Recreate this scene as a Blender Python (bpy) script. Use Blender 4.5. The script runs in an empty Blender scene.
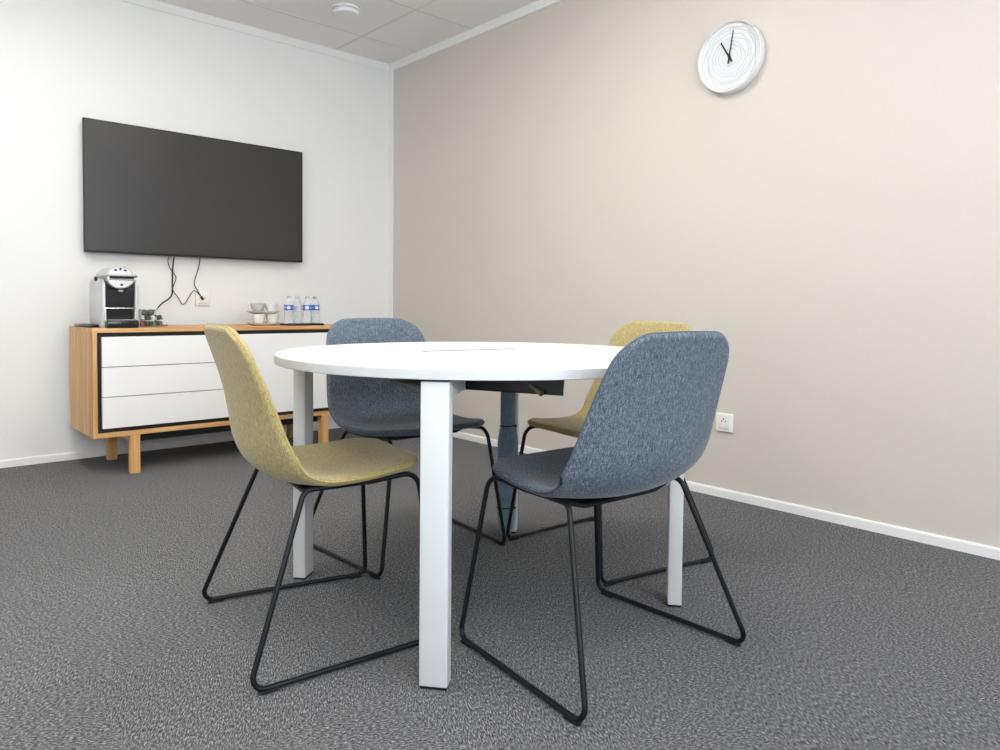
import bpy, bmesh, math, random
from mathutils import Vector, Matrix
random.seed(7)
C = bpy.context.scene.collection
PI = math.pi

# ---------------------------------------------------------------- materials
def mat(name, col=(.8,.8,.8), rough=.5, metal=0.0, spec=.5, trans=0.0, ior=1.45, alpha=1.0, emit=None, es=0.0):
    m = bpy.data.materials.new(name); m.use_nodes = True
    b = m.node_tree.nodes['Principled BSDF']
    b.inputs['Base Color'].default_value = (*col, 1)
    b.inputs['Roughness'].default_value = rough
    b.inputs['Metallic'].default_value = metal
    b.inputs['Specular IOR Level'].default_value = spec
    b.inputs['Transmission Weight'].default_value = trans
    b.inputs['IOR'].default_value = ior
    b.inputs['Alpha'].default_value = alpha
    if emit:
        b.inputs['Emission Color'].default_value = (*emit, 1); b.inputs['Emission Strength'].default_value = es
    return m
class NT:
    def __init__(s, m): s.t = m.node_tree; s.b = s.t.nodes['Principled BSDF']
    def n(s, typ, **kw):
        n = s.t.nodes.new(typ)
        for k, v in kw.items():
            if k in n.inputs: n.inputs[k].default_value = v
            else: setattr(n, k, v)
        return n
    def l(s, a, b): s.t.links.new(a, b)
def ramp(N, fac, stops):
    r = N.n('ShaderNodeValToRGB'); e = r.color_ramp.elements
    while len(e) < len(stops): e.new(.5)
    for x, (p, c) in zip(e, stops): x.position = p; x.color = (*c, 1)
    N.l(fac, r.inputs['Fac']); return r.outputs['Color']
def bump(N, h, strength, dist):
    b = N.n('ShaderNodeBump'); b.inputs['Strength'].default_value = strength; b.inputs['Distance'].default_value = dist
    N.l(h, b.inputs['Height']); N.l(b.outputs['Normal'], N.b.inputs['Normal'])

def paint(name, col, rough=.6, spec=.3, noise=.01):
    m = mat(name, col, rough, spec=spec); N = NT(m)
    g = N.n('ShaderNodeNewGeometry'); a = N.n('ShaderNodeTexNoise', Scale=90.0, Detail=4.0); N.l(g.outputs['Position'], a.inputs['Vector'])
    c = ramp(N, a.outputs['Fac'], [(.3, tuple(x*(1-noise) for x in col)), (.7, tuple(min(1, x*(1+noise)) for x in col))])
    N.l(c, N.b.inputs['Base Color']); bump(N, a.outputs['Fac'], .06, .002)
    return m
def carpet():
    m = mat('carpet', rough=.95, spec=.1); N = NT(m)
    g = N.n('ShaderNodeNewGeometry')
    rot = N.n('ShaderNodeMapping'); rot.inputs['Rotation'].default_value = (0,0,0); N.l(g.outputs['Position'], rot.inputs['Vector'])
    ck = N.n('ShaderNodeTexChecker', Scale=2.0); 
    off = N.n('ShaderNodeMapping'); off.inputs['Location'].default_value = (.13,.21,.25); N.l(rot.outputs['Vector'], off.inputs['Vector'])
    N.l(off.outputs['Vector'], ck.inputs['Vector'])
    def yarn(ang, sx, sy):
        r = N.n('ShaderNodeMapping'); r.inputs['Rotation'].default_value = (0,0,ang); N.l(rot.outputs['Vector'], r.inputs['Vector'])
        s = N.n('ShaderNodeMapping'); s.inputs['Scale'].default_value = (sx,sy,1); N.l(r.outputs['Vector'], s.inputs['Vector'])
        n = N.n('ShaderNodeTexNoise', Scale=1.0, Detail=5.0, Roughness=.85); N.l(s.outputs['Vector'], n.inputs['Vector']); return n.outputs['Fac']
    a = yarn(.5, 115, 290); b = yarn(.5+PI/2, 80, 330)
    mx = N.n('ShaderNodeMix'); mx.data_type = 'FLOAT'; N.l(ck.outputs['Fac'], mx.inputs[0]); N.l(a, mx.inputs[2]); N.l(b, mx.inputs[3])
    big = N.n('ShaderNodeTexNoise', Scale=3.0, Detail=3.0); N.l(g.outputs['Position'], big.inputs['Vector'])
    c = ramp(N, mx.outputs[0], [(.36, (.018,.019,.021)), (.46, (.085,.087,.090)), (.54, (.215,.218,.222)), (.64, (.62,.62,.625))])
    mul = N.n('ShaderNodeMixRGB', blend_type='MULTIPLY'); mul.inputs['Fac'].default_value = .10
    N.l(c, mul.inputs['Color1']); N.l(big.outputs['Fac'], mul.inputs['Color2'])
    N.l(mul.outputs['Color'], N.b.inputs['Base Color'])
    bump(N, mx.outputs[0], .9, .004)
    return m
def fabric(name, dark, mid, light, scale=420, sheen=.25):
    m = mat(name, rough=.9, spec=.2); N = NT(m)
    N.b.inputs['Sheen Weight'].default_value = sheen; N.b.inputs['Sheen Roughness'].default_value = .4
    tc = N.n('ShaderNodeTexCoord')
    n1 = N.n('ShaderNodeTexNoise', Scale=float(scale), Detail=2.0, Roughness=.7); N.l(tc.outputs['Object'], n1.inputs['Vector'])
    mp = N.n('ShaderNodeMapping'); mp.inputs['Scale'].default_value = (3.0,1.0,.55); N.l(tc.outputs['Object'], mp.inputs['Vector'])
    n2 = N.n('ShaderNodeTexNoise', Scale=float(scale)*.45, Detail=2.0, Roughness=.6); N.l(mp.outputs['Vector'], n2.inputs['Vector'])
    ad = N.n('ShaderNodeMath', operation='ADD'); N.l(n1.outputs['Fac'], ad.inputs[0]); N.l(n2.outputs['Fac'], ad.inputs[1])
    hf = N.n('ShaderNodeMath', operation='MULTIPLY'); N.l(ad.outputs[0], hf.inputs[0]); hf.inputs[1].default_value = .5
    c = ramp(N, hf.outputs[0], [(.36, dark), (.5, mid), (.64, light)])
    N.l(c, N.b.inputs['Base Color']); bump(N, hf.outputs[0], .35, .0015)
    return m
def oak(name, axis):
    m = mat(name, rough=.45, spec=.35); N = NT(m)
    g = N.n('ShaderNodeNewGeometry'); mp = N.n('ShaderNodeMapping')
    sc = [38.0, 38.0, 38.0]; sc[axis] = 1.2; mp.inputs['Scale'].default_value = sc
    N.l(g.outputs['Position'], mp.inputs['Vector'])
    n = N.n('ShaderNodeTexNoise', Scale=1.0, Detail=4.0, Roughness=.55, Distortion=.3); N.l(mp.outputs['Vector'], n.inputs['Vector'])
    c = ramp(N, n.outputs['Fac'], [(.32, (.46,.235,.085)), (.5, (.66,.375,.150)), (.68, (.80,.51,.245))])
    N.l(c, N.b.inputs['Base Color']); bump(N, n.outputs['Fac'], .05, .001)
    return m
M = {}
M['wall_white'] = paint('white wall paint', (.80,.808,.79))
M['wall_beige'] = paint('beige wall paint', (.628,.583,.533), .42, .35)
M['trim'] = paint('white trim paint', (.86,.86,.845), .4)
M['carpet'] = carpet()
M['steel_white'] = mat('white powder coat', (.64,.66,.67), .42, spec=.35)
M['laminate'] = mat('white laminate', (.93,.93,.92), .33, spec=.4)
M['edge_band'] = mat('pale edge band', (.60,.615,.615), .5)
M['lacquer'] = mat('white lacquer', (.83,.83,.805), .45)
M['black_steel'] = mat('black powder coat', (.006,.008,.010), .38, spec=.35)
M['black'] = mat('matt black', (.008,.008,.009), .6)
M['grey_steel'] = mat('dark satin steel', (.26,.23,.17), .35, metal=.9)
M['screen'] = mat('tv screen', (.030,.029,.028), .32, spec=.55)
M['bezel'] = mat('tv bezel', (.012,.012,.012), .35)
M['yellow'] = fabric('mustard olive wool', (.23,.182,.078), (.395,.322,.148), (.56,.47,.245), 340)
M['yellow_trim'] = mat('mustard piping', (.42,.33,.10), .7)
M['blue'] = fabric('blue grey wool', (.036,.049,.066), (.094,.121,.153), (.235,.275,.32), 330)
M['blue_trim'] = mat('blue piping', (.07,.095,.135), .8)
M['oak_z'] = oak('oak grain up', 2); M['oak_x'] = oak('oak grain along', 0); M['oak_y'] = oak('oak grain across', 1)
M['chrome'] = mat('brushed chrome', (.72,.72,.71), .22, metal=.85)
M['silver'] = mat('silver plastic', (.56,.565,.57), .4, metal=.25)
M['gloss_black'] = mat('gloss black plastic', (.012,.012,.013), .15)
M['porcelain'] = mat('white porcelain', (.80,.79,.76), .18)
M['glassware'] = mat('grey glass', (.80,.81,.80), .08, trans=.55, ior=1.3)
M['tan_rim'] = mat('tan glazed rim', (.52,.45,.36), .3)
M['pet'] = mat('clear bottle plastic', (.78,.81,.85), .08, alpha=.30)
M['water'] = mat('clear water', (.80,.84,.88), .02, alpha=.06)
M['label_blue'] = mat('blue bottle label', (.035,.12,.52), .4)
M['label_white'] = mat('white label print', (.82,.85,.9), .4)
M['label_grey'] = mat('grey label print', (.22,.24,.30), .5)
M['acrylic'] = mat('clear acrylic', (.92,.95,.94), .05, alpha=.03)
M['sleeve'] = fabric('blue grey cable sleeve', (.13,.18,.24), (.19,.26,.34), (.26,.34,.43), 300, .1)
M['tray_metal'] = mat('black underframe', (.012,.016,.020), .4)
M['hole'] = mat('dark recess', (.03,.03,.03), .7)
M['clock_face'] = mat('clock face white', (.70,.73,.74), .5)
M['clock_line'] = mat('clock face relief line', (.42,.44,.46), .5)
M['clock_rim'] = mat('clock rim white', (.76,.76,.755), .3)
M['cable'] = mat('black rubber cable', (.015,.015,.015), .5)
M['paper_gap'] = mat('seam shadow gap', (.14,.13,.125), .8)
for nm, c in dict(green=(.03,.10,.05), black=(.02,.015,.015), silver=(.60,.60,.58), red=(.20,.02,.03), brown=(.10,.04,.02)).items():
    M['foil_'+nm] = mat('capsule foil '+nm, c, .35, metal=.15)
def ceil_mat():
    m = mat('ceiling tile', rough=.9, spec=.1); N = NT(m)
    g = N.n('ShaderNodeNewGeometry'); n = N.n('ShaderNodeTexNoise', Scale=220.0, Detail=3.0); N.l(g.outputs['Position'], n.inputs['Vector'])
    N.l(ramp(N, n.outputs['Fac'], [(.3,(.85,.835,.83)),(.7,(.89,.875,.87))]), N.b.inputs['Base Color']); bump(N, n.outputs['Fac'], .1, .002)
    return m
M['ceiling'] = ceil_mat()
M['grid'] = mat('ceiling grid', (.72,.70,.69), .6)
M['panel_frame'] = mat('panel frame white', (.8,.8,.8), .4)

# ---------------------------------------------------------------- mesh helpers
def box(bm, x0, x1, y0, y1, z0, z1, bev=0, seg=2, mtx=None):
    vs = [bm.verts.new((x, y, z)) for x in (x0,x1) for y in (y0,y1) for z in (z0,z1)]
    fs = [(0,1,3,2),(4,6,7,5),(0,4,5,1),(2,3,7,6),(0,2,6,4),(1,5,7,3)]
    faces = [bm.faces.new([vs[i] for i in f]) for f in fs]
    allv = vs
    if bev:
        es = list({e for f in faces for e in f.edges})
        r = bmesh.ops.bevel(bm, geom=es, offset=bev, segments=seg, affect='EDGES', profile=.5)
        allv = list({v for v in r['verts']} | {v for v in vs if v.is_valid})
    if mtx is not None:
        bmesh.ops.transform(bm, matrix=mtx, verts=[v for v in allv if v.is_valid])
def lathe(bm, prof, seg=32, mtx=None, cap0=False, cap1=False):
    rings = []
    for r, z in prof:
        if r < 1e-6: rings.append([bm.verts.new((0,0,z))])
        else: rings.append([bm.verts.new((r*math.cos(2*PI*i/seg), r*math.sin(2*PI*i/seg), z)) for i in range(seg)])
    for a, b in zip(rings, rings[1:]):
        for i in range(seg):
            j = (i+1) % seg
            if len(a) == 1 and len(b) == 1: continue
            if len(a) == 1: bm.faces.new((a[0], b[j], b[i]))
            elif len(b) == 1: bm.faces.new((a[i], a[j], b[0]))
            else: bm.faces.new((a[i], a[j], b[j], b[i]))
    if cap0 and len(rings[0]) > 1: bm.faces.new(list(reversed(rings[0])))
    if cap1 and len(rings[-1]) > 1: bm.faces.new(rings[-1])
    if mtx is not None: bmesh.ops.transform(bm, matrix=mtx, verts=[v for r in rings for v in r])
def tube(bm, pts, r, seg=12, closed=False, flat=1.0):
    pts = [Vector(p) for p in pts]; n = len(pts); rings = []
    prev = None
    for i, p in enumerate(pts):
        if closed: t = (pts[(i+1)%n]-pts[i-1])
        else: t = pts[min(i+1,n-1)]-pts[max(i-1,0)]
        t.normalize()
        if prev is None:
            a = Vector((0,0,1)) if abs(t.z) < .9 else Vector((1,0,0))
            u = t.cross(a).normalized()
        else:
            u = (prev - t*prev.dot(t)).normalized()
        prev = u; v = t.cross(u)
        rings.append([bm.verts.new(p + u*(r*math.cos(2*PI*k/seg)) + v*(r*flat*math.sin(2*PI*k/seg))) for k in range(seg)])
    m = n if closed else n-1
    for i in range(m):
        a, b = rings[i], rings[(i+1)%n]
        # best alignment offset when closing the loop
        o = 0
        if closed and i == n-1:
            o = min(range(seg), key=lambda q: sum((a[k].co-b[(k+q)%seg].co).length for k in range(seg)))
        for k in range(seg):
            bm.faces.new((a[k], a[(k+1)%seg], b[(k+1+o)%seg], b[(k+o)%seg]))
    if not closed:
        bm.faces.new(list(reversed(rings[0]))); bm.faces.new(rings[-1])
def prism(bm, poly, z0, z1, mtx=None):
    a = [bm.verts.new((x,y,z0)) for x,y in poly]; b = [bm.verts.new((x,y,z1)) for x,y in poly]
    n = len(poly)
    bm.faces.new(list(reversed(a))); bm.faces.new(b)
    for i in range(n): bm.faces.new((a[i], a[(i+1)%n], b[(i+1)%n], b[i]))
    if mtx is not None: bmesh.ops.transform(bm, matrix=mtx, verts=a+b)
def fillet(pts, rad, closed=True, seg=7):
    out = []; n = len(pts); pts = [Vector(p) for p in pts]
    for i, p in enumerate(pts):
        if not closed and i in (0, n-1): out.append(p); continue
        a, b = pts[i-1], pts[(i+1)%n]; r = rad[i] if isinstance(rad, (list,tuple)) else rad
        da, db = (a-p), (b-p); la, lb = da.length, db.length; da.normalize(); db.normalize()
        ang = da.angle(db); d = min(r/math.tan(ang/2), la*.45, lb*.45); r2 = d*math.tan(ang/2)
        c = p + (da+db).normalized()*(r2/math.sin(ang/2))
        s, e = (p+da*d)-c, (p+db*d)-c
        tot = s.angle(e)
        for k in range(seg+1):
            t = k/seg
            v = (s*math.sin((1-t)*tot) + e*math.sin(t*tot))/max(math.sin(tot),1e-6)
            out.append(c+v)
    return out
def spline(pts, n=12):
    P = [Vector(p) for p in pts]; P = [P[0]*2-P[1]] + P + [P[-1]*2-P[-2]]; out = []
    for i in range(1, len(P)-2):
        for k in range(n):
            t = k/n; a,b,c,d = P[i-1],P[i],P[i+1],P[i+2]
            out.append(.5*((2*b)+(c-a)*t+(2*a-5*b+4*c-d)*t*t+(3*b-a-3*c+d)*t**3))
    out.append(P[-2]); return out
def obj(name, bm, m, parent=None, smooth=None, loc=None):
    bmesh.ops.recalc_face_normals(bm, faces=bm.faces)
    me = bpy.data.meshes.new(name)
    if smooth is not None:
        for f in bm.faces: f.smooth = True
        for e in bm.edges:
            if len(e.link_faces) == 2 and e.calc_face_angle(0) > math.radians(smooth): e.smooth = False
    bm.to_mesh(me); bm.free(); me.materials.append(m)
    o = bpy.data.objects.new(name, me); C.objects.link(o)
    if parent: o.parent = parent
    if loc: o.location = loc
    return o
def B(): return bmesh.new()
def tag(o, label, cat, group=None):
    o['label'] = label; o['category'] = cat
    if group: o['group'] = group
    return o
def thing(name, label, cat, loc=(0,0,0), rotz=0, group=None):
    o = bpy.data.objects.new(name, None); C.objects.link(o); o.location = loc; o.rotation_euler = (0,0,rotz)
    return tag(o, label, cat, group)
def struct(name, bm, m, parent=None, smooth=None):
    o = obj(name, bm, m, parent, smooth); o['kind'] = 'structure'; return o
def copy_tree(o, parent=None):
    c = o.copy(); C.objects.link(c); c.parent = parent
    for ch in list(o.children): copy_tree(ch, c)
    return c
def relabel(o, label, group=None):
    o['label'] = label
    if group: o['group'] = group
    return o

# ---------------------------------------------------------------- room
XL, YF, HC = -4.7, -6.2, 2.647
T = .12
b = B(); box(b, XL-T, T, YF-T, T, -.1, 0); struct('floor', b, M['carpet'])
b = B(); box(b, XL-T, T, YF-T, T, HC, HC+.1); struct('ceiling', b, M['ceiling'])
b = B(); box(b, XL-T, T, 0, T, 0, HC); struct('wall_back', b, M['wall_white'])
b = B(); box(b, 0, T, YF, 0, 0, HC); struct('wall_right', b, M['wall_beige'])
b = B(); box(b, XL-T, XL, YF, 0, 0, HC); struct('wall_left', b, M['wall_white'])
# front wall (behind the viewpoint) with a wide window opening
WX0, WX1, WZ0, WZ1 = -4.3, -.9, .85, 2.35
b = B()
box(b, XL-T, WX0, YF-T, YF, 0, HC); box(b, WX1, T, YF-T, YF, 0, HC)
box(b, WX0, WX1, YF-T, YF, 0, WZ0); box(b, WX0, WX1, YF-T, YF, WZ1, HC)
struct('wall_front', b, M['wall_white'])
b = B()
for x in (WX0, WX0+(WX1-WX0)/3, WX0+2*(WX1-WX0)/3, WX1-.05): box(b, x, x+.05, YF-.08, YF-.03, WZ0, WZ1)
box(b, WX0, WX1, YF-.08, YF-.03, WZ0, WZ0+.05); box(b, WX0, WX1, YF-.08, YF-.03, WZ1-.05, WZ1)
wn = struct('window_1', b, M['trim'])
b = B(); box(b, WX0+.03, WX1-.03, YF-.058, YF-.052, WZ0+.03, WZ1-.03)
obj('window_pane', b, mat('window glass', (1,1,1), .0, trans=1, ior=1.02), wn)
# baseboards (small step along their top)
def trimprof(bm, axis, a0, a1, prof):
    # prof = list of (out, z); axis 'x' runs along the back wall, 'y' along the right wall
    va = []
    for a in (a0, a1):
        va.append([bm.verts.new((a, -o, z) if axis == 'x' else (-o, a, z)) for o, z in prof])
    n = len(prof)
    for i in range(n): bm.faces.new((va[0][i], va[0][(i+1)%n], va[1][(i+1)%n], va[1][i]))
    bm.faces.new(va[0]); bm.faces.new(list(reversed(va[1])))
bp = [(0,0),(.012,0),(.012,.034),(.009,.0405),(0,.0405)]
b = B(); trimprof(b, 'x', XL, 0, bp); struct('baseboard_back', b, M['trim'])
b = B(); trimprof(b, 'y', YF, -.012, bp); struct('baseboard_right', b, M['trim'])
b = B(); box(b, XL, XL+.012, YF, -.012, 0, .0405); struct('baseboard_left', b, M['trim'])
b = B(); box(b, XL+.012, -.012, YF, YF+.012, 0, .0405); struct('baseboard_front', b, M['trim'])
cp = [(0,HC-.053),(.010,HC-.053),(.014,HC-.050),(.014,HC),(0,HC)]
b = B(); trimprof(b, 'x', XL, 0, [(0,HC-.049),(.006,HC-.049),(.009,HC-.046),(.016,HC),(0,HC)]); struct('trim_1', b, M['wall_white'])
b = B(); trimprof(b, 'y', YF, -.014, cp); struct('trim_2', b, M['trim'])
b = B(); box(b, -.008, 0, -.060, 0, .0405, HC-.053, .002); struct('trim_3', b, M['trim'])
# suspended ceiling grid
GX, GY = -.451, -.365
b = B()
k = 0
while GX-1.2*k > XL: x = GX-1.2*k; box(b, x-.009, x+.009, YF, 0, HC-.0012, HC); k += 1
k = 0
while GY-.6*k > YF: y = GY-.6*k; box(b, XL, 0, y-.009, y+.009, HC-.0014, HC); k += 1
struct('trim_4', b, M['grid'])
# LED panels in the grid
def tile_c(i, j): return (GX-.3-.6*i, GY-.3-.6*j)
emis = mat('led diffuser', (.9,.9,.9), .5, emit=(1.0,.945,.88), es=14.0)
cnt = 0
first_panel = None
for (i, j, lab) in ((1,3,'lit square ceiling panel nearest the beige wall clock'), (3,3,'lit square ceiling panel over the white table side of the room'),
               (3,6,'lit square ceiling panel above the viewpoint'),
               (3,1,'lit square ceiling panel in front of the television'), (5,4,'lit square ceiling panel farthest to the left')):
    x, y = tile_c(i, j)
    if first_panel is None:
        t = thing('ceiling_light', lab, 'ceiling light', (x, y, HC-.006), 0, 'ceiling light panels')
        b = B()
        for s in (-1,1): box(b, -.297, .297, s*.29-.008, s*.29+.008, -.006, .0); box(b, s*.29-.008, s*.29+.008, -.281, .281, -.006, .0)
        obj('frame', b, M['panel_frame'], t)
        b = B(); box(b, -.281, .281, -.281, .281, -.003, 0); obj('diffuser', b, emis, t)
        first_panel = t
    else:
        c = copy_tree(first_panel); c.location = (x, y, HC-.006); c['label'] = lab
# smoke detector
t = thing('smoke_detector', 'round white smoke detector on the grey tiled ceiling', 'smoke detector', (-.765,-.687,HC))
b = B(); lathe(b, [(0,0),(.080,0),(.080,-.010),(.072,-.013),(0,-.013)], 48); obj('base', b, M['trim'], t, 30)
b = B(); lathe(b, [(0,-.013),(.066,-.013),(.066,-.018),(.076,-.020),(.076,-.034),(.070,-.040),(0,-.041)], 48); obj('cover', b, M['trim'], t, 30)

# ---------------------------------------------------------------- television
t = thing('television', 'large black flat screen television mounted on the white wall above the sideboard', 'television', (-1.381, -.07, 1.1563))
W2, HT = 1.304/2, .735
b = B(); box(b, -W2, W2, 0, .022, 0, HT, .004); box(b, -W2+.18, W2-.18, .022, .048, .08, HT-.18, .01); obj('body', b, M['bezel'], t)
b = B(); box(b, -W2+.008, W2-.008, -.0012, .001, .014, HT-.008); obj('screen', b, M['screen'], t)
b = B(); box(b, -W2+.002, W2-.002, -.004, 0, .001, .012, .001); obj('bottom_bezel', b, M['black_steel'], t)
b = B(); box(b, -.25, .25, .048, .070, .18, .50); obj('wall_mount', b, M['black'], t)

TOP = SZ1_TOP = .7485
def cable(name, pts, label, r=.0035, plug=None):
    b = B(); tube(b, spline(pts, 8), r, 8); o = obj(name, b, M['cable'], None, 60); tag(o, label, 'cable'); return o
cable('power_cable', [(-1.552,-.052,1.154),(-1.553,-.040,1.12),(-1.551,-.02,1.07),(-1.552,-.016,.99),(-1.553,-.015,.935),(-1.575,-.03,.905),(-1.625,-.08,.880),(-1.68,-.16,.848),(-1.712,-.21,.815),(-1.715,-.235,.775),(-1.70,-.25,TOP+.0045),(-1.66,-.26,TOP+.0045)],
      'thick black cable hanging from the television towards the capsule box', .0042)
c1 = cable('television_cable', [(-1.583,-.052,1.154),(-1.583,-.04,1.12),(-1.565,-.028,1.08),(-1.53,-.014,1.035),(-1.542,-.012,.985),(-1.547,-.012,.955),(-1.51,-.012,.90),(-1.495,-.012,.873),(-1.475,-.012,.88),(-1.435,-.012,.945),(-1.415,-.012,.953),(-1.385,-.02,.922)],
      'thin black cable looping low against the wall under the television', .0025)
c2 = cable('television_cable', [(-1.40,-.052,1.154),(-1.40,-.03,1.10),(-1.418,-.02,1.03),(-1.425,-.026,.99),(-1.41,-.030,.96),(-1.385,-.030,.915)],
      'short black cable hanging from the television above the white wall outlet', .0028)
b = B(); box(b, -.006,.006,-.005,.005,-.012,.012, .002, mtx=Matrix.Translation((-1.379,-.026,.908)) @ Matrix.Rotation(-.7, 4, 'Y'))
obj('plug', b, M['cable'], c2)

# wall outlet behind the sideboard (French double outlet seen faintly)
def outlet(name, label, loc, rz, plate='trim'):
    t = thing(name, label, 'power outlet', loc, rz)
    b = B(); box(b, -.0425,.0425,-.0125,0,-.0425,.0425, .004, 3); obj('plate', b, M[plate], t, 40)
    b = B(); box(b, -.030,.030,-.0145,-.012,-.020,.033, .001); obj('socket_face', b, M['lacquer'], t)
    b = B()
    for (x,z) in ((0,.016),(-.0095,.006),(.0095,.006)):
        lathe(b, [(0,.0),(.0032,0),(.0032,.0008),(0,.0008)], 14, Matrix.Translation((x,-.0145,z)) @ Matrix.Rotation(PI/2,4,'X'))
    obj('socket_hole', b, M['hole'], t)
    b = B(); box(b, -.026,.026,-.0140,-.0122,-.031,-.025); obj('label_slot', b, mat(name+' slot', (.55,.55,.54), .5), t)
    return t
outlet('power_outlet', 'square white power outlet low on the beige wall', (0,-2.806,.3515), -PI/2)
outlet('power_outlet', 'square white power outlet below the television cables', (-1.372,0,.905), 0, 'wall_white')

# ---------------------------------------------------------------- wall clock (on the right wall, faces -X)
t = thing('wall_clock', 'round white wall clock high on the beige wall', 'clock', (0,-2.808,2.015))
RM = Matrix.Rotation(-PI/2, 4, 'Y')      # local z -> -x
R = .1585
b = B(); lathe(b, [(R-.012,0),(R-.004,.0),(R,.004),(R,.036),(R-.002,.044),(R-.004,.046),(R-.006,.044),(R-.007,.034),(R-.007,.028)], 96, RM); obj('rim', b, M['clock_rim'], t, 50)
b = B(); lathe(b, [(0,.010),(R-.0065,.010),(R-.0065,.030),(0,.030)], 96, RM); obj('face', b, M['clock_face'], t, 40)
b = B()
rnd = random.Random(3)
for q, rr in enumerate([.145,.128,.112,.095,.078,.060,.042]):
    n = 9; ph = rnd.random()*6; pts = []
    for k in range(n):
        a = ph + 2*PI*k/n + rnd.uniform(-.12,.12); r2 = rr*(1+rnd.uniform(-.07,.03))
        pts.append((-.0303, r2*math.cos(a), r2*math.sin(a)))
    tube(b, fillet(pts, .03, True, 4), .0009, 6, True)
obj('relief_lines', b, M['clock_line'], t, 60)
def hand(bm, ang, l0, l1, w0, w1, x):
    # clockwise angle from up as the viewer (looking +X) sees it; viewer's right is -Y
    d = Vector((0, -math.sin(ang), math.cos(ang))); s = Vector((0, -math.cos(ang), -math.sin(ang)))
    poly = [d*-l0 - s*w0, d*-l0 + s*w0, d*l1 + s*w1, d*l1 - s*w1]
    a = [bm.verts.new(p+Vector((x,0,0))) for p in poly]; c = [bm.verts.new(p+Vector((x-.0015,0,0))) for p in poly]
    bm.faces.new(a); bm.faces.new(list(reversed(c)))
    for i in range(4): bm.faces.new((a[i], a[(i+1)%4], c[(i+1)%4], c[i]))
b = B(); hand(b, math.radians(-31), .024, .086, .0042, .0030, -.034); obj('hour_hand', b, M['black'], t)
b = B(); hand(b, math.radians(9), .030, .118, .0036, .0016, -.037); lathe(b, [(0,.030),(.005,.030),(.005,.040),(0,.040)], 16, RM); obj('minute_hand', b, M['black'], t)
b = B(); box(b, -.0312,-.030,-.011,-.004,-.036,-.0335); box(b, -.0312,-.030,-.002,.011,-.039,-.0365); obj('maker_mark', b, mat('clock print grey', (.42,.44,.46), .6), t)

# ---------------------------------------------------------------- sideboard
SX0, SX1, SY0, SY1, SZ0, SZ1 = -2.116, -.665, -.58, -.10, .200, .7485
sb = thing('sideboard', 'oak sideboard with white drawers and door against the white wall', 'sideboard', ((SX0+SX1)/2, (SY0+SY1)/2, 0))
ox, oy = (SX0+SX1)/2, (SY0+SY1)/2
x0, x1, y0, y1 = SX0-ox, SX1-ox, SY0-oy, SY1-oy
wt = .022
b = B(); box(b, x0, x0+wt, y0, y1, SZ0, SZ1-.021, .0008,1); obj('side_panel', b, M['oak_z'], sb)
b = B(); box(b, x1-wt, x1, y0, y1, SZ0, SZ1-.021, .0008,1); obj('side_panel', b, M['oak_z'], sb)
b = B(); box(b, x0, x1, y0, y1, SZ1-.021, SZ1, .0008,1); obj('top_panel', b, M['oak_x'], sb)
b = B(); box(b, x0+wt, x1-wt, y0, y1, SZ0, SZ0+.022, .0008,1); obj('bottom_panel', b, M['oak_x'], sb)
b = B(); box(b, x0+wt, x1-wt, y0+.022, y1-.002, SZ0+.022, SZ1-.021); obj('inner_carcass', b, M['black'], sb)
fx0, fx1 = x0+wt+.022, x1-wt-.022
fz0, fz1 = SZ0+.022+.022, SZ1-.021-.022
mid = (fx0+fx1)/2
dz = [fz0, .402, .5535, fz1]
for k in range(3):
    b = B(); box(b, fx0, mid-.002, y0+.004, y0+.024, dz[k]+(.002 if k else 0), dz[k+1]-(.002 if k<2 else 0), .0012, 2); obj('drawer_front', b, M['lacquer'], sb)
b = B(); box(b, mid+.002, fx1, y0+.004, y0+.024, fz0, fz1, .0012, 2); obj('door', b, M['lacquer'], sb)
for lx in (x0+.172, x1-.152-.046):
    for ly in (y0-.0, y1-.055):
        b = B(); box(b, lx, lx+.046, ly, ly+.046, .0, SZ0-.0, .002, 2); obj('leg', b, M['oak_z'], sb)
    b = B(); box(b, lx+.006, lx+.040, y0+.046, y1-.055, SZ0-.045, SZ0, .001, 1); obj('leg_rail', b, M['oak_y'], sb)
b = B(); box(b, x0+.219, x1-.199, y0+.06, y0+.085, SZ0-.045, SZ0); obj('under_rail', b, M['black'], sb)

TOP = SZ1
# ---------------------------------------------------------------- coffee machine
cm = thing('coffee_machine', 'silver and black capsule coffee machine on the left end of the sideboard', 'coffee machine', (-1.966,-.385,TOP))
w = .087
def side_shell(sgn):
    b = B(); prof = fillet([(-.135,.0),(.125,.0),(.125,.215),(.07,.232),(-.10,.236),(-.135,.215)], [.004,.01,.04,.05,.04,.03])
    # prof is (y, z): extrude along x
    P = fillet([Vector((y,z,0)) for y,z in [(-.120,.0),(.130,.0),(.130,.250),(-.120,.250)]], [.003,.003,.045,.045], True, 6)
    P = [(p.x,p.y) for p in P]
    a = [b.verts.new((sgn*(w-.016), y, z)) for y,z in P]
    c = [b.verts.new((sgn*(w-.003), y, z)) for y,z in P]
    d = [b.verts.new((sgn*w, y*.97+.0, max(z*.98,0.0))) for y,z in P]
    n = len(P)
    for A, D in ((a,c),(c,d)):
        for i in range(n): b.faces.new((A[i], A[(i+1)%n], D[(i+1)%n], D[i]))
    b.faces.new(a); b.faces.new(list(reversed(d)))
    return b
for s in (-1,1): obj('side_panel', side_shell(s), M['silver'], cm, 40)
b = B(); box(b, -w+.016, w-.016, -.085, .125, .0, .225, .004); obj('body', b, M['black'], cm)
b = B(); box(b, -w+.018, w-.018, -.100, -.085, .105, .20, .004); obj('front_panel', b, M['gloss_black'], cm)
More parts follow.
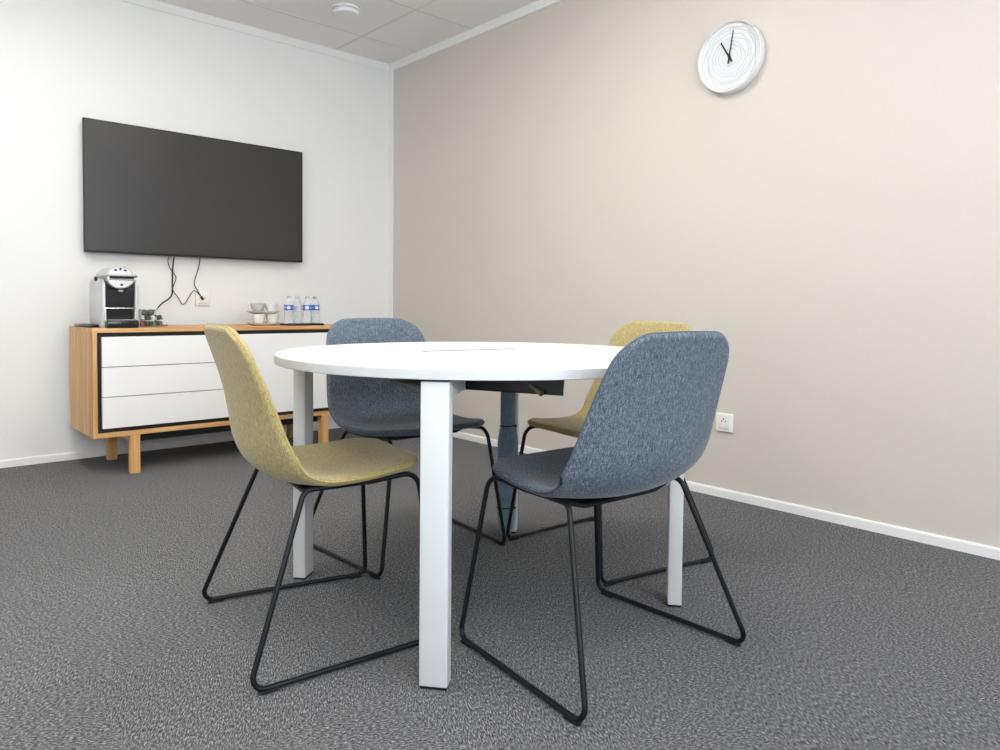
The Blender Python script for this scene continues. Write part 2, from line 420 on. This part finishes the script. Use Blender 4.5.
b = B(); box(b, -w+.012, w-.012, -.165, -.085, .0, .040, .006,3); obj('drip_tray', b, M['gloss_black'], cm, 40)
b = B()
for k in range(9): box(b, -.062, .062, -.160+k*.008, -.157+k*.008, .040, .0425)
obj('drip_grid', b, M['chrome'], cm)
b = B()
tube(b, fillet([(-.070,-.118,.036),(-.070,-.118,.101),(.070,-.118,.101),(.070,-.118,.036)], .004, False), .0042, 10)
box(b, -.073,.073,-.124,-.088,.097,.104,.002)
obj('cup_stand', b, M['chrome'], cm, 50)
DZ = .258
DM = Matrix.Translation((0,0,DZ)) @ Matrix.Diagonal((.93,1,.79,1)) @ Matrix.Rotation(PI/2,4,'X')   # local z -> -y
b = B(); lathe(b, [(0,-.10),(.066,-.10),(.070,-.09),(.0725,.04),(.0725,.118),(.070,.124),(.0,.124)], 64, DM); obj('brew_head', b, M['silver'], cm, 40)
b = B(); lathe(b, [(0,.124),(.069,.124),(.069,.126),(.066,.129),(0,.129)], 64, DM); obj('front_disc', b, M['chrome'], cm, 30)
for (x,z) in ((-.024,.038),(-.002,.044),(.021,.037),(.004,-.037)):
    b = B(); lathe(b, [(0,.129),(.0072,.129),(.0072,.1312),(0,.1312)], 20, Matrix.Translation((x,0,z)) @ DM)
    obj('button', b, M['black'], cm, 30)
b = B(); box(b, -.052,.062,-.134,-.128, DZ-.006, DZ+.014, .002); obj('handle_recess', b, M['black'], cm)
b = B(); tube(b, fillet([(-.078,.0,DZ+.005),(-.078,-.120,DZ+.008),(-.060,-.146,DZ+.012),(.060,-.146,DZ+.012),(.078,-.120,DZ+.008),(.078,0,DZ+.005)], .015, False), .0065, 12); obj('lever', b, M['silver'], cm, 60)
b = B(); box(b, -.054,.064,-.134,-.129, DZ-.014, DZ-.008, .001); obj('lever_strip', b, M['grey_steel'], cm)
b = B(); lathe(b, [(0,-.012),(.014,-.012),(.016,0),(.010,.0),(0,0)], 20, Matrix.Translation((.004,-.107,.197))); obj('spout', b, M['chrome'], cm, 40)
b = B(); lathe(b, [(0,0),(.011,0),(.011,.012),(0,.012)], 20, Matrix.Translation((-.096,-.02,DZ-.006)) @ Matrix.Rotation(PI/2,4,'Y')); obj('pivot_knob', b, M['black'], cm, 40)

# remote lying left of the machine
rc = thing('remote_control', 'flat black remote control lying at the left edge of the sideboard top', 'remote control', (-2.083,-.335,TOP), math.radians(8))
b = B(); box(b, -.024,.024,-.11,.11,.0,.017,.007,3); obj('body', b, M['gloss_black'], rc, 40)
b = B()
for i in range(3):
    for j in range(8): lathe(b, [(0,.017),(.004,.017),(.0036,.0185),(0,.0185)], 10, Matrix.Translation((-.013+i*.013,-.085+j*.019,0)))
obj('buttons', b, mat('remote keys', (.10,.10,.10), .5), rc, 40)

# capsule box
cbx, cby = -1.782, -.34
cb = thing('capsule_box', 'open clear box of coffee capsules right of the coffee machine', 'box', (cbx,cby,TOP))
b = B(); hw, hd, hh, tt = .066, .062, .098, .002
box(b, -hw,hw,-hd,hd,0,tt); box(b, -hw,-hw+tt,-hd,hd,tt,hh); box(b, hw-tt,hw,-hd,hd,tt,hh); box(b, -hw+tt,hw-tt,-hd,-hd+tt,tt,hh); box(b, -hw+tt,hw-tt,hd-tt,hd,tt,hh)
obj('clear_walls', b, M['acrylic'], cb)
rim_pts = [(-hw,-hd,hh),(hw,-hd,hh),(hw,hd,hh),(-hw,hd,hh)]
b = B(); tube(b, rim_pts, .0016, 6, True)
for (x,y) in ((-hw,-hd),(hw,-hd),(-hw,hd),(hw,hd)): tube(b, [(x,y,0.001),(x,y,hh)], .0014, 6)
obj('box_edges', b, mat('polished acrylic edge', (.75,.78,.77), .2), cb, 60)
proto = {}
rnd = random.Random(11); n = 0
cols = ['green','black','silver','black','green','red','silver','black','green']
lab = {'green':'dark green','black':'black','silver':'silver','red':'dark red','brown':'dark brown'}
for layer in range(3):
    for i in range(4 - (layer==2)):
        for j in range(3):
            c = cols[(n*5+layer*2+rnd.randrange(3)) % len(cols)] if layer else ['red','black','green','brown'][i]
            x = cbx - .048 + i*.0315 + (.014 if layer==2 else 0) + rnd.uniform(-.001,.001); y = cby - .040 + j*.038
            z = TOP + .0035 + layer*.0295
            nm = 'coffee_capsule'
            if c not in proto:
                b = B(); lathe(b, [(0,.0),(.0160,.0),(.0165,.0008),(.0140,.0018),(.0120,.018),(.0085,.0255),(0,.027)], 18)
                o = obj(nm, b, M['foil_'+c], None, 40); proto[c] = o
            else:
                o = proto[c].copy(); C.objects.link(o)
            tag(o, lab[c]+' foil coffee capsule piled in the clear box by the coffee machine', 'coffee capsule', lab[c]+' coffee capsules in the clear box')
            tilt = .0 if layer == 0 else .25
            o.location = (x, y, z + (.004 if layer else 0)); o.rotation_euler = (rnd.uniform(-tilt,tilt) + (PI if layer == 1 and n % 2 else 0), rnd.uniform(-tilt,tilt), rnd.uniform(0,6))
            if layer == 1 and o.rotation_euler.x > 2: o.location.z += .024; n += 1

# plates and cups
def plate(loc, label):
    t = thing('plate', label, 'plate', loc)
    b = B(); lathe(b, [(0,.003),(.055,.003),(.060,0),(.066,0),(.076,.004),(.096,.0135),(.098,.0155),(.095,.016),(.080,.0062),(.074,.0055),(0,.0055)], 48); obj('dish', b, M['porcelain'], t, 60)
    b = B(); tube(b, [(.0972*math.cos(2*PI*k/48), .0972*math.sin(2*PI*k/48), .0150) for k in range(48)], .0016, 6, True); obj('rim', b, M['tan_rim'], t, 60)
    return t
PX, PY = -1.150, -.39
plate((PX,PY,TOP), 'lower white plate with tan rim lying directly on the sideboard')
def cup(x, y, z, m, label, r=.036, h=.056, grp=None, ang=0.):
    t = thing('cup', label, 'cup', (x,y,z), ang, grp)
    b = B(); lathe(b, [(0,.0),(r*.48,.0),(r*.52,.003),(r*.66,h*.22),(r*.90,h*.65),(r,h),(r-.0022,h),(r*.90-.0022,h*.65),(r*.62,h*.22),(0,.005)], 32); obj('bowl', b, m, t, 60)
    b = B(); tube(b, spline([(r*.90,0,h*.82),(r*1.30,0,h*.85),(r*1.42,0,h*.6),(r*1.15,0,h*.36),(r*.74,0,h*.33)], 6), .0028, 8); obj('handle', b, m, t, 60)
    return t
z1 = TOP+.0062
cup(PX-.043, PY-.032, z1, M['porcelain'], 'pale cup on the lower plate, front left', .041, .063, 'cups between the two plates', 1.9)
cup(PX+.043, PY-.032, z1, M['porcelain'], 'pale cup on the lower plate, front right', .041, .063, 'cups between the two plates', 1.2)
cup(PX+.0, PY+.045, z1, M['porcelain'], 'pale cup on the lower plate, at the back', .036, .063, 'cups between the two plates', 1.5)
z2 = z1+.0635
plate((PX,PY,z2+.0002), 'upper white plate with tan rim balanced on the cups')
z3 = z2+.0065
cup(PX-.044, PY-.024, z3, M['glassware'], 'greyish glass cup on top of the upper plate', .043, .056, 'cups on the upper plate', 1.8)
cup(PX+.042, PY-.016, z3, M['porcelain'], 'white cup on top of the upper plate beside the bottles', .038, .056, 'cups on the upper plate', .2)
cup(PX+.002, PY+.050, z3, M['porcelain'], 'white cup at the back of the upper plate', .034, .050, 'cups on the upper plate', 1.6)

# tray and bottles
tr = thing('serving_tray', 'thin black tray under the water bottles on the sideboard', 'tray', (-.930,-.455,TOP))
b = B(); box(b, -.120,.120,-.062,.062,0,.004,.0015); obj('base', b, M['gloss_black'], tr)
b = B(); tube(b, fillet([(-.118,-.060,.0065),(.118,-.060,.0065),(.118,.060,.0065),(-.118,.060,.0065)], .02), .0065, 8, True); obj('raised_rim', b, M['gloss_black'], tr, 60)
def bottle(x, y, label, rz, white=False):
    t = thing('water_bottle', label, 'bottle', (x,y,TOP+.0045), rz, 'small water bottles on the black tray')
    r = .0280
    b = B(); prof = [(0,.002),(.018,.0),(r-.003,.001),(r,.006)]
    for k in range(6): prof += [(r,.016+k*.010),(r-.0014,.020+k*.010),(r,.024+k*.010)]
    prof += [(r,.124),(r-.004,.134),(.020,.145),(.0125,.154),(.0115,.157),(.0115,.161)]
    lathe(b, prof, 32); obj('body', b, M['pet'], t, 60)
    b = B(); lathe(b, [(0,.0035),(r-.004,.0035),(r-.002,.010),(r-.0022,.124),(.018,.1425),(0,.1425)], 24); obj('water', b, M['water'], t, 60)
    b = B(); lathe(b, [(0,.173),(.0125,.173),(.0135,.172),(.0135,.160),(.0115,.160)], 24); obj('cap', b, mat('frosted cap', (.48,.49,.50), .4), t, 40)
    b = B(); lathe(b, [(r+.0002,.088),(r+.0007,.088),(r+.0007,.120),(r+.0002,.120)], 40); obj('label_band', b, M['label_white'] if white else M['label_blue'], t, 60)
    # print on the label: a white oval (or dark code patch) and small wave marks, on the side facing the room
    b = B(); N_ = 20; rr = r+.0012
    if not white:
        c = b.verts.new((0, -rr, .104)); ring = []
        for k in range(N_):
            a = 2*PI*k/N_; th = .42*math.cos(a); ring.append(b.verts.new((rr*math.sin(th), -rr*math.cos(th), .104+.0095*math.sin(a))))
        for k in range(N_): b.faces.new((c, ring[k], ring[(k+1)%N_]))
        obj('label_oval', b, M['label_white'], t)
        for s in (-1,1):
            b = B(); tube(b, [(rr*math.sin(s*(.62+.1*q)), -rr*math.cos(s*(.62+.1*q)), .104+(.004 if q%2 else -.004)) for q in range(5)], .0009, 5)
            obj('label_mark', b, M['label_white'], t)
    else:
        for q in range(7):
            th = -.45+q*.15
            tube(b, [(rr*math.sin(th), -rr*math.cos(th), .095),(rr*math.sin(th), -rr*math.cos(th), .114)], .0011, 5)
        obj('label_bars', b, M['label_grey'], t)
    return t
bottle(-1.028,-.478, 'leftmost clear water bottle with a blue label on the black tray', -.5)
bottle(-.950,-.430, 'second clear water bottle from the left, striped white patch on its label', -.6, True)
bottle(-.907,-.478, 'third clear water bottle from the left, white oval on blue label', -.55)
bottle(-.830,-.430, 'rightmost clear water bottle on the black tray', -.1)

# ---------------------------------------------------------------- round table
TX, TY, TA = -1.5691, -2.8978, -.8937
tb = thing('round_table', 'round white table with square legs in the middle of the room', 'table', (TX,TY,0), TA)
RT, ZT = .6145, .74
b = B(); lathe(b, [(0,ZT),(RT-.0015,ZT),(RT-.0015,ZT-.0008)], 192); lathe(b, [(0,ZT-.024),(RT-.002,ZT-.024)],192); obj('tabletop', b, M['laminate'], tb)
b = B(); lathe(b, [(RT-.0015,ZT-.0004),(RT,ZT-.002),(RT,ZT-.0235),(RT-.002,ZT-.025),(0,ZT-.025)], 192); obj('table_edge', b, M['edge_band'], tb, 40)
HW, DD, RR = .0335, .040, .606
# local: x = left/right axis, y = away axis ; local(x,y) -> legs on the axes
for k, ang in enumerate((-PI/2, 0, PI/2, PI)):
    mt = Matrix.Rotation(ang, 4, 'Z')
    b = B(); box(b, RR-DD, RR, -HW, HW, .006, ZT-.030, .003, 3, mt); lg = obj('leg', b, M['steel_white'], tb, 40)
    b = B(); box(b, RR-DD+.002, RR-.002, -HW+.002, HW-.002, 0, .0065, mtx=mt); obj('foot', b, M['black'], lg)
    b = B(); box(b, RR-DD-.004, RR-.006, -HW+.004, HW-.004, ZT-.031, ZT-.025, mtx=mt); obj('top_plate', b, M['black'], lg)
    if k in (0, 2):
        b = B(); box(b, .42, RR-DD, -HW+.004, HW-.0005, ZT-.067, ZT-.027, .001, 1, mt); obj('rail', b, M['steel_white'], tb)
    else:
        b = B(); box(b, .20, RR-DD, -.02, .02, ZT-.042, ZT-.026, mtx=mt); obj('rail', b, M['tray_metal'], tb)
# cable tray beneath the top (black folded steel)
b = B()
outl = [(-.04,-.395),(.2816,-.487),(.262,-.15),(-.04,-.10)]
prism(b, outl, ZT-.068, ZT-.064)
def wallseg(p, q, z0, z1, t=.003):
    d = (Vector((q[0]-p[0], q[1]-p[1], 0))).normalized(); nrm = Vector((-d.y, d.x, 0))*t
    P = [(p[0],p[1]),(q[0],q[1]),(q[0]+nrm.x,q[1]+nrm.y),(p[0]+nrm.x,p[1]+nrm.y)]; prism(b, P, z0, z1)
wallseg(outl[0], outl[1], ZT-.068, ZT-.026); wallseg(outl[1], outl[2], ZT-.068, ZT-.026); wallseg(outl[2], outl[3], ZT-.068, ZT-.026); wallseg(outl[3], outl[0], ZT-.068, ZT-.026)
obj('cable_tray', b, M['tray_metal'], tb)
b = B(); prism(b, [(-.205,-.291),(-.15,-.345),(-.088,-.410),(-.041,-.41),(-.041,-.30),(-.16,-.20)], ZT-.068, ZT-.063)
prism(b, [(-.13,-.25),(-.10,-.28),(-.08,-.25),(-.11,-.22)], ZT-.065, ZT-.0255)
obj('tray_bracket', b, M['tray_metal'], tb)
b = B(); p0 = Vector((.200,-.464,ZT-.046)); d0 = Vector((.75,-.5,-.45)).normalized()
tube(b, [p0, p0+d0*.026], .0050, 14); tube(b, [p0+d0*.026, p0+d0*.042], .0075, 14)
obj('lock_barrel', b, M['grey_steel'], tb, 40)
# hinged cable hatch flush in the top: only its far and right seams read
b = B()
def top_local(wx, wy):
    c, s = math.cos(TA), math.sin(TA); dx, dy = wx-TX, wy-TY
    return (dx*c+dy*s, -dx*s+dy*c)
A_, B_, C_ = top_local(-1.72,-2.797), top_local(-1.392,-2.853), top_local(-1.42,-2.997)
D_ = (A_[0]+C_[0]-B_[0], A_[1]+C_[1]-B_[1])
prism(b, [A_, D_, C_, B_], ZT+.0001, ZT+.0010); obj('cable_hatch', b, M['laminate'], tb)
b = B()
def strip(p, q, w0, w1, z0, z1):
    d = (Vector((q[0]-p[0], q[1]-p[1], 0))).normalized(); nn = Vector((-d.y, d.x, 0))
    prism(b, [(p[0],p[1]),(q[0],q[1]),(q[0]+nn.x*w1,q[1]+nn.y*w1),(p[0]+nn.x*w0,p[1]+nn.y*w0)], z0, z1)
strip(A_, B_, .006, .004, ZT+.0001, ZT+.0030); strip(B_, C_, .003, .002, ZT+.0001, ZT+.0020)
obj('hatch_seam', b, M['paper_gap'], tb)

# cable sleeve hanging down in front of the back leg
sl = thing('cable_sleeve', 'blue grey fabric cable sleeve running down beside the back table leg', 'cable sleeve', (TX,TY,0), TA)
b = B()
secs = [(.668,.026,.022,0.0),(.60,.028,.022,0),(.44,.029,.022,0),(.425,.027,.021,0),(.41,.030,.024,0),(.36,.037,.026,0),(.24,.037,.026,-.002),(.125,.034,.024,-.004),(.11,.031,.022,-.005),(.095,.033,.024,-.005),(.03,.028,.020,-.007),(.004,.020,.014,-.007)]
rings = []
for z, hwid, hdep, dx in secs:
    n = 20 if z > .4 else 20; ring = []
    for k in range(20):
        a = 2*PI*k/20
        ca, sa = math.cos(a), math.sin(a)
        f = 1.0
        if z < .42:   # folded fabric: a blunt ridge towards the room
            f = 1.0/max(abs(math.cos(((a+PI/2+PI/5) % (2*PI/5)) - PI/5)), .8)*.92
        ring.append(b.verts.new((dx+hwid*ca*f, .538+hdep*sa*f, z)))
    rings.append(ring)
for r0, r1 in zip(rings, rings[1:]):
    for k in range(20): b.faces.new((r0[k], r0[(k+1)%20], r1[(k+1)%20], r1[k]))
b.faces.new(rings[0]); b.faces.new(list(reversed(rings[-1])))
obj('fabric', b, M['sleeve'], sl, 24)
for z, rx, ry, dx in ((.425,.0295,.0235,0),(.11,.034,.0245,-.005)):
    b = B(); tube(b, [(dx+rx*math.cos(2*PI*k/24), .538+ry*math.sin(2*PI*k/24), z+.002*math.cos(2*PI*k/24)) for k in range(24)], .0022, 8, True)
    box(b, dx+rx-.002, dx+rx+.006, .530, .537, z-.003, z+.003)
    obj('cable_tie', b, M['black'], sl, 60)

# ---------------------------------------------------------------- chairs (local: +Y forward, origin = rear of runners)
ctrl = [(-.018,.828),(.000,.772),(.016,.71),(.029,.65),(.037,.585),(.047,.522),(.074,.471),(.124,.438),(.19,.428),(.26,.433),(.34,.443),(.42,.456),(.486,.462)]
kk =   [.006,.010,.018,.028,.043,.056,.056,.040,.024,.014,.007,.002,.0]
ww =   [.197,.209,.223,.234,.244,.252,.255,.250,.242,.234,.225,.215,.205]
def shell_geo(NS=96, NT_=28):
    P = spline([(y,z,0) for y,z in ctrl], 24); K = spline([(k,w,0) for k,w in zip(kk,ww)], 24)
    L = [0]
    for a, c in zip(P, P[1:]): L.append(L[-1]+(c-a).length)
    tot = L[-1]
    def at(s):
        for i in range(len(L)-1):
            if L[i+1] >= s-1e-9:
                f = (s-L[i])/max(L[i+1]-L[i],1e-9); return P[i].lerp(P[i+1], f), K[i].lerp(K[i+1], f)
        return P[-1], K[-1]
    rows = []; out = []
    rt, rf = .085, .095
    for i in range(NS+1):
        u = i/NS; s = tot*(.5-.5*math.cos(PI*u))
        p, k = at(s); q0, _ = at(max(s-.004,0)); q1, _ = at(min(s+.004,tot)); tg = (q1-q0).normalized()   # (y,z)
        nrm = Vector((-tg.y, tg.x, 0))                                                                    # sitter side: +y / up
        hwid = k.y
        if s < rt: hwid = hwid - rt + math.sqrt(max(rt*rt-(rt-s)**2, 0))
        if tot-s < rf: e = tot-s; hwid = hwid - rf*1.1 + 1.1*math.sqrt(max(rf*rf-(rf-e)**2, 0))
        bow_top = 0
        row = []
        for j in range(NT_+1):
            t = -math.cos(PI*j/NT_)           # dense at the edges
            x = hwid*t; rise = k.x*abs(x/k.y)**2.2
            pos = Vector((x, p.x + nrm.x*rise, p.y + nrm.y*rise))
            # waterfall at the front and slight crown on the top edge
            if s < .06: pos.z -= .007*(x/.2)**2*(1-s/.06)
            d = min(hwid*(1-abs(t)), s*1.0, (tot-s)*1.0)
            e = min(1, d/.014); th = .021*math.sqrt(max(0, 1-(1-e)**2))
            row.append((pos, Vector((0, nrm.x, nrm.y)), th, s))
        rows.append(row)
    return rows
def chair_shell_bm(rows):
    b = B(); ns, nt = len(rows)-1, len(rows[0])-1
    F = [[None]*(nt+1) for _ in rows]; K = [[None]*(nt+1) for _ in rows]
    for i, row in enumerate(rows):
        for j, (p, n, th, s) in enumerate(row):
            edge = i in (0, ns) or j in (0, nt)
            f = b.verts.new(p + n*th*.5); F[i][j] = f
            K[i][j] = f if edge else b.verts.new(p - n*th*.5)
    for i in range(ns):
        for j in range(nt):
            for G in (F, K):
                vs = [G[i][j], G[i][j+1], G[i+1][j+1], G[i+1][j]]
                vs2 = []
                for v in vs:
                    if v not in vs2: vs2.append(v)
                try: b.faces.new(vs2)
                except ValueError: pass
    return b
rows = shell_geo()
def make_chair(fab, piping, label):
    t = thing('conference_chair', label, 'chair')
    obj('seat_shell', chair_shell_bm(rows), fab, t, 60)
    ns, nt = len(rows)-1, len(rows[0])-1
    loop = [rows[i][0] for i in range(ns+1)] + [rows[ns][j] for j in range(1, nt+1)] + [rows[i][nt] for i in range(ns-1,-1,-1)] + [rows[0][j] for j in range(nt-1,0,-1)]
    pts = []
    for (p, n, th, s) in loop:
        if not pts or (Vector(p)-pts[-1]).length > .006: pts.append(Vector(p))
    if (pts[0]-pts[-1]).length < .006: pts.pop()
    b = B(); tube(b, pts, .0022, 6, True); obj('seam_piping', b, piping, t, 60)
    r = .0069; zf = .0069+.0035
    for s in (-1, 1):
        # sled loop: runner, front leg, seat rail, rear leg
        path = [(s*.297,-.010,zf),(s*.262,.490,zf),(s*.198,.452,.4400),(s*.196,.32,.428),(s*.205,.145,.430)]
        b = B(); tube(b, fillet(path, [.028,.028,.040,.05,.030], True, 8), r, 12, True); lp = obj('sled_loop', b, M['black_steel'], t, 60)
        for y in (.035, .455):
            xx = s*(.2965-.035*y/.5)
            b = B(); box(b, xx-.0065, xx+.0065, y-.022, y+.022, 0, .0085, .002, 2); obj('glide', b, M['black'], lp)
    for y, z in ((.168,.4060),(.36,.422)):
        b = B(); tube(b, fillet([(-.200,y,z+.022),(-.13,y,z+.001),(.13,y,z+.001),(.200,y,z+.022)], .05, False, 5), .0058, 10)
        obj('crossbar', b, M['black_steel'], t, 60)
    b = B(); box(b, -.13,.13,.175,.335,-.004,.004,.003,2, Matrix.Translation((0,0,.4110)) @ Matrix.Translation((0,.25,0)) @ Matrix.Rotation(math.radians(4),4,'X') @ Matrix.Translation((0,-.25,0)))
    obj('seat_plate', b, M['black'], t)
    return t
def place(t, x, y, deg):
    t.location = (x, y, 0); t.rotation_euler = (0, 0, math.radians(deg-90))
def fabric_tag(t):
    i = min(range(10, len(rows)//2+10), key=lambda q: abs(rows[q][0][0].z-.492)); p = rows[i][0][0]
    b = B(); box(b, p.x-.0035, p.x+.0005, p.y-.006, p.y+.000, p.z-.009, p.z+.009, .0005, 1); obj('fabric_tag', b, M['black'], t)
bl = make_chair(M['blue'], M['blue_trim'], 'blue grey chair seen from behind at the front right of the table')
bb = copy_tree(bl); relabel(bb, 'blue grey chair facing the viewer on the sideboard side of the table')
yl = make_chair(M['yellow'], M['yellow_trim'], 'mustard yellow chair at the left of the table, back to the sideboard')
yr = copy_tree(yl); relabel(yr, 'mustard yellow chair mostly hidden behind the blue chair near the beige wall')
place(bl, -1.604, -3.628, 86.5)
fabric_tag(bl)
place(bb, -1.488, -2.158, -92)
place(yl, -2.312, -2.744, -10)
place(yr, -.752, -2.943, 172)

# ---------------------------------------------------------------- lights
def area(name, loc, rot, sx, sy, power, col):
    l = bpy.data.lights.new(name, 'AREA'); l.shape = 'RECTANGLE'; l.size = sx; l.size_y = sy; l.energy = power; l.color = col
    o = bpy.data.objects.new(name, l); C.objects.link(o); o.location = loc; o.rotation_euler = rot; return o
area('window_daylight', ((WX0+WX1)/2, YF-.02, (WZ0+WZ1)/2), (PI/2, 0, 0), WX1-WX0-.1, WZ1-WZ0-.1, 34, (.80,.90,1.0))
area('ceiling_fill_uplight', ((WX0+WX1)/2, YF-.01, (WZ0+WZ1)/2), (math.radians(145), 0, 0), WX1-WX0-.1,   .5, 95, (.92,.95,1.0))  # uplight added in the window opening to brighten the ceiling
w = bpy.data.worlds.new('world'); bpy.context.scene.world = w; w.use_nodes = True
w.node_tree.nodes['Background'].inputs['Color'].default_value = (.75,.85,1,1); w.node_tree.nodes['Background'].inputs['Strength'].default_value = 1.0

# ---------------------------------------------------------------- camera
f_, yaw, pit, rol, cx, cy, cz, HH, ppy = 727.86, .736333, -.036692, .0097316, -3.034467, -4.590971, .885481, 0, -43.373
Fv = Vector((math.sin(yaw)*math.cos(pit), math.cos(yaw)*math.cos(pit), math.sin(pit)))
Rv = Vector((math.cos(yaw), -math.sin(yaw), 0)); Uv = Rv.cross(Fv)
R2 = Rv*math.cos(rol)+Uv*math.sin(rol); U2 = Uv*math.cos(rol)-Rv*math.sin(rol)
cam = bpy.data.cameras.new('camera'); cam.sensor_width = 36; cam.lens = f_*36/1000; cam.shift_y = ppy/1000
co = bpy.data.objects.new('camera', cam); C.objects.link(co)
mw = Matrix((R2, U2, -Fv)).transposed().to_4x4(); mw.translation = Vector((cx, cy, cz)); co.matrix_world = mw
sc = bpy.context.scene; sc.camera = co
sc.view_settings.view_transform = 'Standard'; sc.view_settings.look = 'None'; sc.view_settings.gamma = 1
sc.view_settings.use_curve_mapping = False; sc.view_settings.exposure = 0.27
